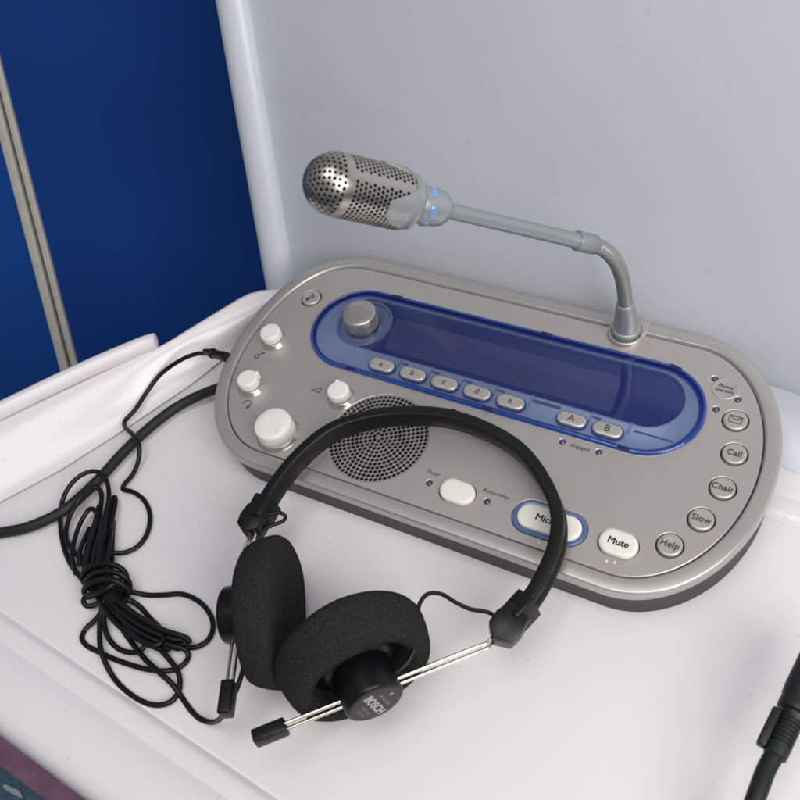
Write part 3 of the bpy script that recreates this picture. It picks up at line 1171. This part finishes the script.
# upper loops of the bundle
cable_px([(88, 588), (80, 577), (70, 563), (63, 543), (60.5, 522), (62, 503), (69, 487), (80, 476), (91, 471.5), (101, 473), (107, 482), (109, 496), (107, 512), (105, 532), (104, 556), (108, 580)],
         [.009, .006, .003, Z0, Z0, .004, .0085, .0095, .009, .0085, .009, .009, .008, .008, .009, .010])
cable_px([(91, 575), (80, 558), (69, 546), (66, 534), (70, 516), (79, 500), (88, 490), (96, 487), (101, 492), (101, 506), (97, 524), (93, 545), (92, 575)],
         [.006, .005, .004, .003, .004, .0085, .0085, .007, .006, .005, .006, .008, .009])
cable_px([(100, 580), (104, 545), (110, 515), (113, 500), (114.5, 497), (115.5, 501), (112, 520), (108, 545), (106, 575)], [.006, .005, .004, .004, .004, .004, .006, .007, .008])
cable_px([(112, 585), (112, 552), (113, 528), (113.5, 522), (112, 524), (104, 540), (98, 570)], [.008, .004, Z0, Z0, .004, .009, .012])
cable_px([(84, 560), (89, 540), (95, 522), (99, 506)], [.004, .006, .007, .006])
cable_px([(88, 582), (91, 556), (97, 530), (100, 512)], [.004, .004, .003, .004])
cable_px([(96, 584), (98, 560), (102, 535), (105, 515)], [.013, .012, .012, .009])
cable_px([(84, 572), (86, 556), (92, 540), (97, 527)], [.008, .008, .009, .009])
cable_px([(80, 566), (80, 552), (84, 540), (90, 528)], [.004, .006, .006, .004])
cable_px([(92, 586), (93, 562), (99, 536), (106, 512), (109, 500)], [.008, .010, .011, .009, .006])
cable_px([(103, 586), (107, 560), (110, 540), (112, 526)], [.010, .010, .009, .005])
cable_px([(98, 590), (112, 610), (130, 626), (150, 638), (168, 646), (180, 649)], [.008, .009, .009, .008, .006, .004])
cable_px([(118, 604), (128, 600), (139, 606), (150, 618), (160, 628), (164, 638), (157, 645), (143, 641), (128, 630)], [.010, .006, .003, Z0, .004, .009, .010, .010, .010])
cable_px([(76, 574), (72, 556), (75, 538), (82, 520), (90, 509), (96, 512), (95, 528), (89, 548), (86, 570)], [.006, .005, .005, .006, .008, .009, .010, .010, .010])
# the wraps of the knot
for dx, dy, hh_ in ((0, 0, 0), (3, 8, .001), (1, 16, .0015)):
    cable_px([(97 + dx, 577 + dy), (87 + dx, 581 + dy), (83 + dx, 575 + dy), (88 + dx, 568 + dy), (100 + dx, 564 + dy), (113 + dx, 564.5 + dy), (123 + dx, 570 + dy), (127 + dx, 578 + dy), (124 + dx, 586 + dy), (115 + dx, 588 + dy)],
             [.004, .004, .008, .0125 + hh_, .0155 + hh_, .016 + hh_, .0135, .008, .004, .003], r=RC * 1.08)
cable_px([(108, 598), (100, 602), (92, 606), (86, 605.5), (83.5, 601), (86, 596), (94, 594), (103, 591), (112, 585), (121, 579), (126, 574)], [.006, .004, .004, .005, .007, .009, .013, .016, .017, .014, .008])
for dx, dy, z in ((0, 0, .004), (5, 1, .008), (9, 2, .011), (14, 3, .012), (18, 2, .010), (22, 0, .005), (10, -3, .005), (16, -2, .007)):
    cable_px([(86 + dx, 562 + dy), (89 + dx, 575 + dy), (94 + dx, 588 + dy), (101 + dx, 600 + dy)], [z, z + .001, z + .001, z], r=RC * 1.15)
# loop to the right of the knot
cable_px([(112, 586), (122, 590), (132, 592), (147, 595), (164, 595), (181, 594), (195, 599), (205, 607), (212, 619), (212.5, 631), (207, 641), (198, 646.5), (188, 647.5), (176, 645), (160, 640), (140, 628), (122, 612), (108, 596)],
         [.008, .006, .004, Z0, Z0, Z0, Z0, Z0, Z0, Z0, Z0, Z0, Z0, .003, .004, .006, .008, .009])
# thick lower strands with their folds
cable_px([(100, 588), (112, 603), (126, 616), (142, 627), (160, 635), (176, 639.5), (183, 640), (185, 643), (180, 645), (165, 641), (148, 634), (130, 623), (112, 607), (100, 592)],
         [.012, .011, .010, .009, .008, .006, .005, .0045, .004, .004, .005, .006, .008, .009])
cable_px([(104, 586), (118, 601), (134, 613), (150, 623), (166, 631), (182, 636), (188, 639), (190, 643)], [.014, .013, .012, .011, .010, .009, .007, .005])
cable_px([(95, 592), (103, 607), (115, 622), (128, 633), (145, 643), (162, 650)], [.009, .009, .009, .0085, .008, .007])
cable_px([(98, 596), (108, 613), (120, 627), (136, 637), (154, 645), (170, 650)], [.006, .006, .006, .0055, .0055, .005])
cable_px([(110, 590), (124, 607), (140, 620), (158, 630), (176, 635)], [.006, .006, .007, .008, .009])
# lower loops
cable_px([(102, 600), (101, 612), (94, 621), (85, 630), (82, 638), (86, 645), (99, 652), (114, 659), (131, 665), (148, 669.5), (163, 671), (176, 669), (185, 663), (188.5, 656), (186, 650), (178, 647), (164, 643), (148, 637), (130, 627), (116, 612)],
         [.008, .005, .003, Z0, Z0, Z0, Z0, .003, .004, .0045, .004, Z0, Z0, Z0, .004, .006, .007, .008, .009, .010])
cable_px([(104, 600), (101, 615), (99.5, 632), (101, 650), (106, 664), (114, 678), (124, 689), (136, 698), (149, 704), (161, 705), (171, 701.5), (178, 693), (180, 683), (178, 672), (169, 659), (157, 646), (142, 630), (126, 612)],
         [.009, .006, .005, .0055, .004, Z0, Z0, Z0, Z0, Z0, Z0, Z0, .003, .004, .005, .006, .007, .008])
cable_px([(106, 604), (104, 618), (106, 632), (112, 643), (121, 650), (131, 652.5), (140, 651), (145.5, 645), (148, 638)], [.008, .006, .005, .004, .0035, .0035, .004, .005, .007])
# run to the left arm
cable_px([(112, 610), (121, 627), (132, 643), (145, 659), (160, 673), (172, 684), (181, 696), (190, 709), (199, 718), (209, 722), (218, 720.5), (224, 714)],
         [.006, .004, .003, .0065, .0075, .006, Z0, Z0, Z0, .004, .012, .025])
cord = cordm.build('cord', CORD, hp, 'tangled black cord wound into a knotted bundle', sharp=60)
pj = at(211, 353, .031)
pd = (at(226, 357, .034) - pj).normalized()
Mj = Matrix.Translation(pj - pd * .003) @ frame(pd).to_4x4()
g = MB()
g.lathe([(.0016, -.004), (.0021, -.002), (.0027, .002), (.0036, .0045), (.0036, .0055), (.0031, .006), (.0031, .013), (.0034, .0135), (.0034, .019)], Mj, 24)
g.build('jack_plug', BLOCK, cord, 'black jack plug pushed into the left side of the console', sharp=40)

# ------------------------------------------------------------------ thick cable
tc_ = thing('thick_cable', 'thick dark cable running from under the left end of the console across the white stand', 'cable', at(100, 483, 0))
RCB = .0035
g = MB()
pp = [(-60, 548), (-30, 541), (0, 533), (22, 529), (44, 521), (66, 509), (86, 492), (104, 474), (121, 455), (136, 440), (154, 424), (174, 409), (196, 397), (222, 387), (245, 382)]
g.tube([at(x, y, RCB + .0003 + (.006 if x > 215 else .002 if x > 190 else 0)) for x, y in pp], RCB, 16, 8)
g.build('jacket', CABLE, tc_, sharp=60)

# ------------------------------------------------------------------ connector at the right edge
cx = thing('cable_connector', 'black round cable connector with ribbed sleeve at the right front edge of the stand', 'connector', at(770, 760, 0))
ZC = .030
c_a = at(774, 757, ZC)
c_b = at(815, 669, ZC + .003)
dv = (c_b - c_a).normalized()
Mc = Matrix.Translation(c_a) @ frame(dv, (0, 0, 1)).to_4x4()
g = MB()
pr = [(.0043, 0), (.0050, .0006), (.0052, .004)]
for k in range(7):
    z = .005 + k * .0019
    pr += [(.0052, z), (.0052, z + .0010), (.0046, z + .0012), (.0046, z + .0017)]
pr += [(.0052, .0188), (.0058, .0215)]
g.lathe(pr, Mc, 36)
g.build('ribbed_sleeve', PLUGM, cx, 'ribbed strain relief sleeve', sharp=30)
g = MB()
g.lathe([(.0056, .0212), (.0076, .0218), (.0080, .0226), (.0080, .0262), (.0078, .0272), (.0083, .0285), (.0086, .033), (.0086, .050), (.0080, .052), (.0050, .052)], Mc, 44)
g.build('connector_body', PLUGM, cx, 'round black connector body', sharp=35)
g = MB()
g.lathe([(.0072, .052), (.0072, .066), (.0068, .0665), (.005, .0665)], Mc, 40)
g.build('metal_shell', SHELL, cx, 'bright metal shell past the body', sharp=35)
g = MB()
Rc = frame(dv, (0, 0, 1))
lat = dv.cross(Vector((0, 0, 1))).normalized()
g.box(c_a + dv * .0105 - lat * .0066 + Vector((0, 0, .001)), (.0055, .0042, .019), Rc, .0012)
g.build('latch', PLUGM, cx, 'side latch beside the ribbed sleeve', sharp=30)
g = MB()
g.tube([c_a + dv * .003, at(767, 768, ZC), at(760, 786, ZC), at(753, 806, ZC - .001), at(744, 832, ZC - .004), at(730, 870, ZC - .012)], .0041, 16, 8)
g.build('cord', CABLE, cx, sharp=60)

# ------------------------------------------------------------------ white stand
STANDW = mat('white_moulded_plastic', (.80, .764, .788), .25, 0, scuff=.07, dust=.22, wscale=.55, coat=.15, coat_r=.25, bump=.015, bscale=60, var=.010, vscale=9, rvar=.012, sub=.15)
st = thing('white_stand', 'glossy white plastic stand with grooved border and raised left rail under the console', 'stand', (0, -.12, 0))


def rounded_quad(c, r, z, k=24, e=70):
    n = len(c)
    out = []
    for i in range(n):
        p = Vector((*c[i], 0))
        a = (Vector((*c[i - 1], 0)) - p).normalized()
        b = (Vector((*c[(i + 1) % n], 0)) - p).normalized()
        nx = Vector((*c[(i + 1) % n], 0))
        R = r[i]
        s0, s1 = p + a * R, p + b * R
        for j in range(k + 1):
            t = j / k
            q = s0 * (1 - t) ** 2 + p * 2 * t * (1 - t) + s1 * t * t
            out.append(Vector((q.x, q.y, z)))
        nr = r[(i + 1) % n]
        s2 = nx - b * nr
        for j in range(1, e):
            q = s1.lerp(s2, j / e)
            out.append(Vector((q.x, q.y, z)))
    return out


CQ = [(-.3035, -.2385), (.262, -.2900), (.275, -.030), (-.196, -.012)]
QR = [.06, .06, .09, .03]


def soff(lf, fr, rt, bk, z):
    c = [(CQ[0][0] - lf, CQ[0][1] - fr), (CQ[1][0] + rt, CQ[1][1] - fr), (CQ[2][0] + rt, CQ[2][1] + bk), (CQ[3][0] - lf, CQ[3][1] + bk)]
    return rounded_quad(c, QR, z)


INNER = [at(x, y, 0) for x, y in [(-150, 583), (-60, 535), (0, 502), (60, 470), (120, 432), (190, 385), (232, 352), (252, 336)]]


def under_rail(L):
    out = []
    for v in L:
        best = None
        for p, q in zip(INNER, INNER[1:]):
            d = (q - p).normalized()
            t = max(0, min((q - p).length, (v - p).dot(d)))
            w_ = Vector((v.x, v.y, 0)) - (p + d * t)
            sd = w_.dot(Vector((-d.y, d.x, 0)))
            if best is None or w_.length < best[0]:
                best = (w_.length, sd)
        out.append(Vector((v.x, v.y, min(v.z, -.0015 - .05 * best[1]))) if best[1] > .0022 and best[0] < .12 else v)
    return out


g = MB()
loops = [soff(0, 0, 0, 0, 0), soff(.001, .0012, .0012, .0012, -.0006), soff(.002, .0024, .0024, .0024, .0004), soff(.003, .0042, .0042, .0042, .0019), soff(.004, .0058, .0058, .006, .0024),
         soff(.005, .0125, .0125, .014, .0026), soff(.0052, .0140, .0140, .0155, .0018), soff(.0054, .0152, .0152, .0165, .0019), soff(.006, .0170, .0170, .019, .0030),
         soff(.007, .030, .030, .028, .0034), soff(.008, .0415, .0415, .034, .0026), soff(.009, .0475, .0485, .038, .0000), soff(.010, .0515, .0535, .040, -.005), soff(.011, .0530, .0560, .041, -.013), soff(.012, .0530, .0565, .042, -.030), soff(.012, .048, .052, .040, -.032)]
loops = [under_rail(L) for L in loops]
g.rings(loops)
n = len(loops[0])
cen = [v.lerp(Vector((0, -.14, 0)), .5) for v in loops[0]]
cen = [Vector((v.x, v.y, 0)) for v in cen]
g.rings([cen, loops[0]], cap0=True)
g.build('tray', STANDW, st, 'flat white tray with two fine grooves along its border', sharp=60)


# raised left rail
def pxline(pts, z, n=40):
    P = [at(x, y, z) for x, y in pts]
    out = []
    L = [0]
    for i in range(1, len(P)):
        L.append(L[-1] + (P[i] - P[i - 1]).length)
    for k in range(n + 1):
        s = L[-1] * k / n
        i = max(j for j in range(len(L)) if L[j] <= s + 1e-9)
        i = min(i, len(P) - 2)
        out.append(P[i].lerp(P[i + 1], (s - L[i]) / (L[i + 1] - L[i])))
    return out


g = MB()
rails = [pxline([(-150, 583), (-60, 535), (0, 502), (60, 470), (120, 432), (190, 385), (232, 352), (262, 328)], .0001),
         pxline([(-150, 576), (-60, 528), (0, 495), (60, 462), (120, 425), (190, 378), (235, 346), (264, 323)], .0011),
         pxline([(-150, 562), (-60, 514), (0, 482), (60, 448), (120, 413), (190, 368), (240, 338), (268, 317)], .0045),
         pxline([(-150, 545), (-60, 498), (0, 467), (60, 434), (120, 401), (190, 356), (245, 329), (274, 310)], .010),
         pxline([(-150, 520), (-60, 472), (0, 443), (60, 413), (120, 382), (192, 343), (255, 313), (282, 301)], .017),
         pxline([(-150, 497), (-60, 451), (0, 424), (60, 395), (120, 366), (163, 347), (200, 325), (238, 302), (252, 295), (266, 292.5), (292, 292)], .023),
         pxline([(-150, 495), (-60, 449), (0, 421), (60, 392), (120, 364), (163, 345), (200, 322), (238, 299), (252, 292), (266, 289.5), (292, 289)], .0225)]
outr = [v + Vector((-.003, .002, -.006)) for v in rails[-1]]
outr2 = [v + Vector((-.004, .003, -.07)) for v in rails[-1]]
rings_ = rails + [outr, outr2]
g.rings([list(q) for q in rings_], closed=False)
g.build('side_rail', STANDW, st, 'rounded rising left rail of the stand', sharp=70)
lipp = [at(x, y, .0255) for x, y in [(-150, 484), (-60, 439), (0, 411), (40, 391.5), (80, 372.5), (120, 355), (150, 343), (157, 341.5)]]
g = MB()


def lip_r(t):
    return .0062 if t < .965 else .0062 * math.sqrt(max(0.02, 1 - ((t - .965) / .035) ** 2))


g.tube(lipp, .0062, 18, 12, rfun=lip_r)
g.build('rail_lip', STANDW, st, 'rounded white lip on top of the left rail', sharp=60)

# ------------------------------------------------------------------ grey leaning panel behind
PANEL = mat('pale_grey_panel', (.615, .652, .705), .32, 0, coat=.1, coat_r=.3, bump=.01, bscale=25, var=.035, vscale=7, rvar=.03, scuff=.10, dust=.2, wscale=.35)
GV = Vector((-.2, .4, .9)).normalized()
EV = Vector((1, -.03, 0)).normalized()
NV = EV.cross(GV).normalized()
if NV.y > 0:
    NV = -NV
PO = Vector((0, .050, 0))


def onplane(px, py, o, nrm):
    d = ray(px, py)
    return CAM + d * ((o - CAM).dot(nrm) / d.dot(nrm))


pn = thing('leaning_panel', 'pale grey panel with a rounded tubular left edge, leaning back behind the console', 'panel', (.3, .06, 0))
pa = onplane(251, 103, PO, NV)
pb = onplane(283, 292, PO, NV)
pd_ = (pa - pb).normalized()
pt = pb + pd_ * .75
pbm = pb - pd_ * .05


def slab(pts, nrm, t, bev=.002):
    bm = bmesh.new()
    vs = [bm.verts.new(p) for p in pts]
    f = bm.faces.new(vs)
    r = bmesh.ops.extrude_face_region(bm, geom=[f])
    for v in r['geom']:
        if isinstance(v, bmesh.types.BMVert):
            v.co -= nrm * t
    bmesh.ops.recalc_face_normals(bm, faces=bm.faces)
    if bev:
        bmesh.ops.bevel(bm, geom=list(bm.edges), offset=bev, segments=2, profile=.5, affect='EDGES')
    return MB().bm(bm)


slab([pbm, pbm + EV * 1.1, pbm + EV * 1.1 + GV * .85, pt + GV * .02], NV, .012).build('panel_sheet', PANEL, pn, sharp=30)
g = MB()
# rounded post: a flattened round, with a soft crease against the sheet
R_ = .0128
rs = []
for p in (pbm, pb, pb.lerp(pt, .25), pb.lerp(pt, .5), pb.lerp(pt, .75), pt):
    X = EV - pd_ * EV.dot(pd_)
    X.normalize()
    rs.append([p + X * (R_ * math.cos(2 * PI * j / 36)) + NV * (R_ * .85 * math.sin(2 * PI * j / 36)) for j in range(36)])
g.rings(rs, True, True)
g.build('edge_post', PANEL, pn, 'rounded tubular left edge of the panel', sharp=60)
# foot of the panel rounding into the tray
g = MB()
rs = []
for q, z in ((.0465, .030), (.043, .020), (.036, .0125), (.026, .0072), (.019, .0046), (.0165, .0030)):
    rs.append([Vector((x, q - .03 * x + .0 - max(0, x - .12) ** 2 * 1.3, z)) for x in [-.15 + .50 * k / 40 for k in range(41)]])
g.rings(rs, closed=False)
g.build('panel_foot', PANEL, pn, 'curved grey foot of the panel', sharp=60)

# ------------------------------------------------------------------ blue board with its joint strips
BLUE = mat('blue_board_fabric', (.005, .040, .205), .7, 0, bump=.2, bscale=500, var=.07, vscale=9, spec=.12)
BLUE2 = mat('blue_board_fabric_light', (.006, .052, .245), .7, 0, bump=.2, bscale=500, var=.07, vscale=9, spec=.12)
ALU = mat('strip_aluminium', (.62, .60, .53), .42, .35, var=.08, vscale=60)
BO = CAM + ray(100, 260).normalized() * .98
BE = Vector((.93, .36, 0)).normalized()
sa, sb = None, None
vp = RW @ Vector(((802 - 400) / FPX, -(3220 - 400) / FPX, -1.0))
BG = -vp.normalized()
BN = BE.cross(BG).normalized()
if BN.y > 0:
    BN = -BN
bd = thing('blue_board', 'dark blue board with a double metal joint strip, at left behind the stand', 'board', BO - BG * .5)
s_a = onplane(3.0, 103, BO, BN)
s_b = onplane(75, 383, BO, BN)
sdir = (s_a - s_b).normalized()
BEp = (BE - sdir * BE.dot(sdir)).normalized()
s0 = s_b - sdir * .40
s1 = s_b + sdir * .75
slab([s0 + BEp * .0092, s0 + BEp * .9, s1 + BEp * .9, s1 + BEp * .0092], BN, .02, .0).build('board_sheet', BLUE, bd, 'dark navy sheet of the board', smooth=False)
slab([s0 - BEp * .9, s0 - BEp * .0115, s1 - BEp * .0115, s1 - BEp * .9], BN, .02, .0).build('board_sheet', BLUE2, bd, 'lighter blue sheet left of the strip', smooth=False)
for a, b in ((-.0112, -.0019), (.0019, .0088)):
    slab([s0 + BEp * a + BN * .003, s0 + BEp * b + BN * .003, s1 + BEp * b + BN * .003, s1 + BEp * a + BN * .003], BN, .012, .0008).build('joint_strip', ALU, bd, 'narrow pale metal strip', sharp=30)
slab([s0 - BEp * .0019 - BN * .001, s0 + BEp * .0019 - BN * .001, s1 + BEp * .0019 - BN * .001, s1 - BEp * .0019 - BN * .001], BN, .01, 0).build('joint_gap', DARK, bd, 'black gap between the strips', smooth=False)

# ------------------------------------------------------------------ floor
ZF = -.45
FLOOR = mat('slate_carpet', (.055, .10, .15), .9, 0, bump=.5, bscale=300, var=.25, vscale=120)
PATCH = mat('purple_patch', (.21, .11, .18), .8, 0, bump=.3, bscale=300, var=.2, vscale=50)
g = MB()
g.add([(-6, -6, ZF), (6, -6, ZF), (6, 6, ZF), (-6, 6, ZF)], [(0, 1, 2, 3)])
fo = g.build('floor', FLOOR, None, smooth=False)
fo['kind'] = 'structure'
e0, e1 = at(-60, 722, ZF), at(55, 806, ZF)
ed = (e1 - e0).normalized()
en = Vector((ed.y, -ed.x, 0))
if en.x < 0:
    en = -en
pm = [e0 - ed * .6, e1 + ed * .9, e1 + ed * .9 + en * 1.0, e0 - ed * .6 + en * 1.0]
g = MB()
g.add([p + Vector((0, 0, .0)) for p in pm] + [p + Vector((0, 0, .006)) for p in pm], [(3, 2, 1, 0), (4, 5, 6, 7), (0, 1, 5, 4), (1, 2, 6, 5), (2, 3, 7, 6), (3, 0, 4, 7)])
mt = g.build('floor_patch', PATCH, None, smooth=False)  # thin purple slab laid on the floor plane below the stand
mt['label'] = 'purple patch on the floor under the front edge of the stand'
mt['category'] = 'mat'
g = MB()
pc = at(15, 792, ZF)
rnd = [pc + ed * (.014 * math.cos(t)) + en * (.0026 * math.sin(t) * (1 + .4 * math.sin(2 * t))) + Vector((0, 0, .004 + .003 * math.sin(2 * t))) for t in [2 * PI * k / 16 for k in range(16)]]
g.rings([[v - Vector((0, 0, .002)) for v in rnd], rnd], True, True)
sc_ = g.build('paper_scrap', SCRAPM, None, sharp=20)
sc_['label'] = 'pale scrap of paper on the slate carpet beside the purple patch'
sc_['category'] = 'paper scrap'

# ------------------------------------------------------------------ light: soft daylight from an opening on the right, dim all round
w = bpy.data.worlds.new('World')
S.world = w
w.use_nodes = True
w.node_tree.nodes['Background'].inputs['Color'].default_value = (.93, .96, 1.0, 1)
w.node_tree.nodes['Background'].inputs['Strength'].default_value = .22


def area(name, loc, target, sx, sy, power, col):
    l = bpy.data.lights.new(name, 'AREA')
    l.shape = 'RECTANGLE'
    l.size = sx
    l.size_y = sy
    l.energy = power
    l.color = col
    o = bpy.data.objects.new(name, l)
    COL.objects.link(o)
    o.location = loc
    o.rotation_euler = (Vector(target) - Vector(loc)).to_track_quat('-Z', 'Y').to_euler()
    return o


area('window_light', (.95, -.55, .85), (.08, -.10, .02), .8, .8, 13.5, (1.0, .97, .94))
area('ceiling_light', (.1, -.6, 2.2), (0, -.05, 0), 1.2, 1.2, 16, (1.0, .98, .96))

S.view_settings.view_transform = 'Standard'
S.view_settings.look = 'None'
S.view_settings.exposure = 0
S.view_settings.gamma = 1
S.cycles.max_bounces = 6
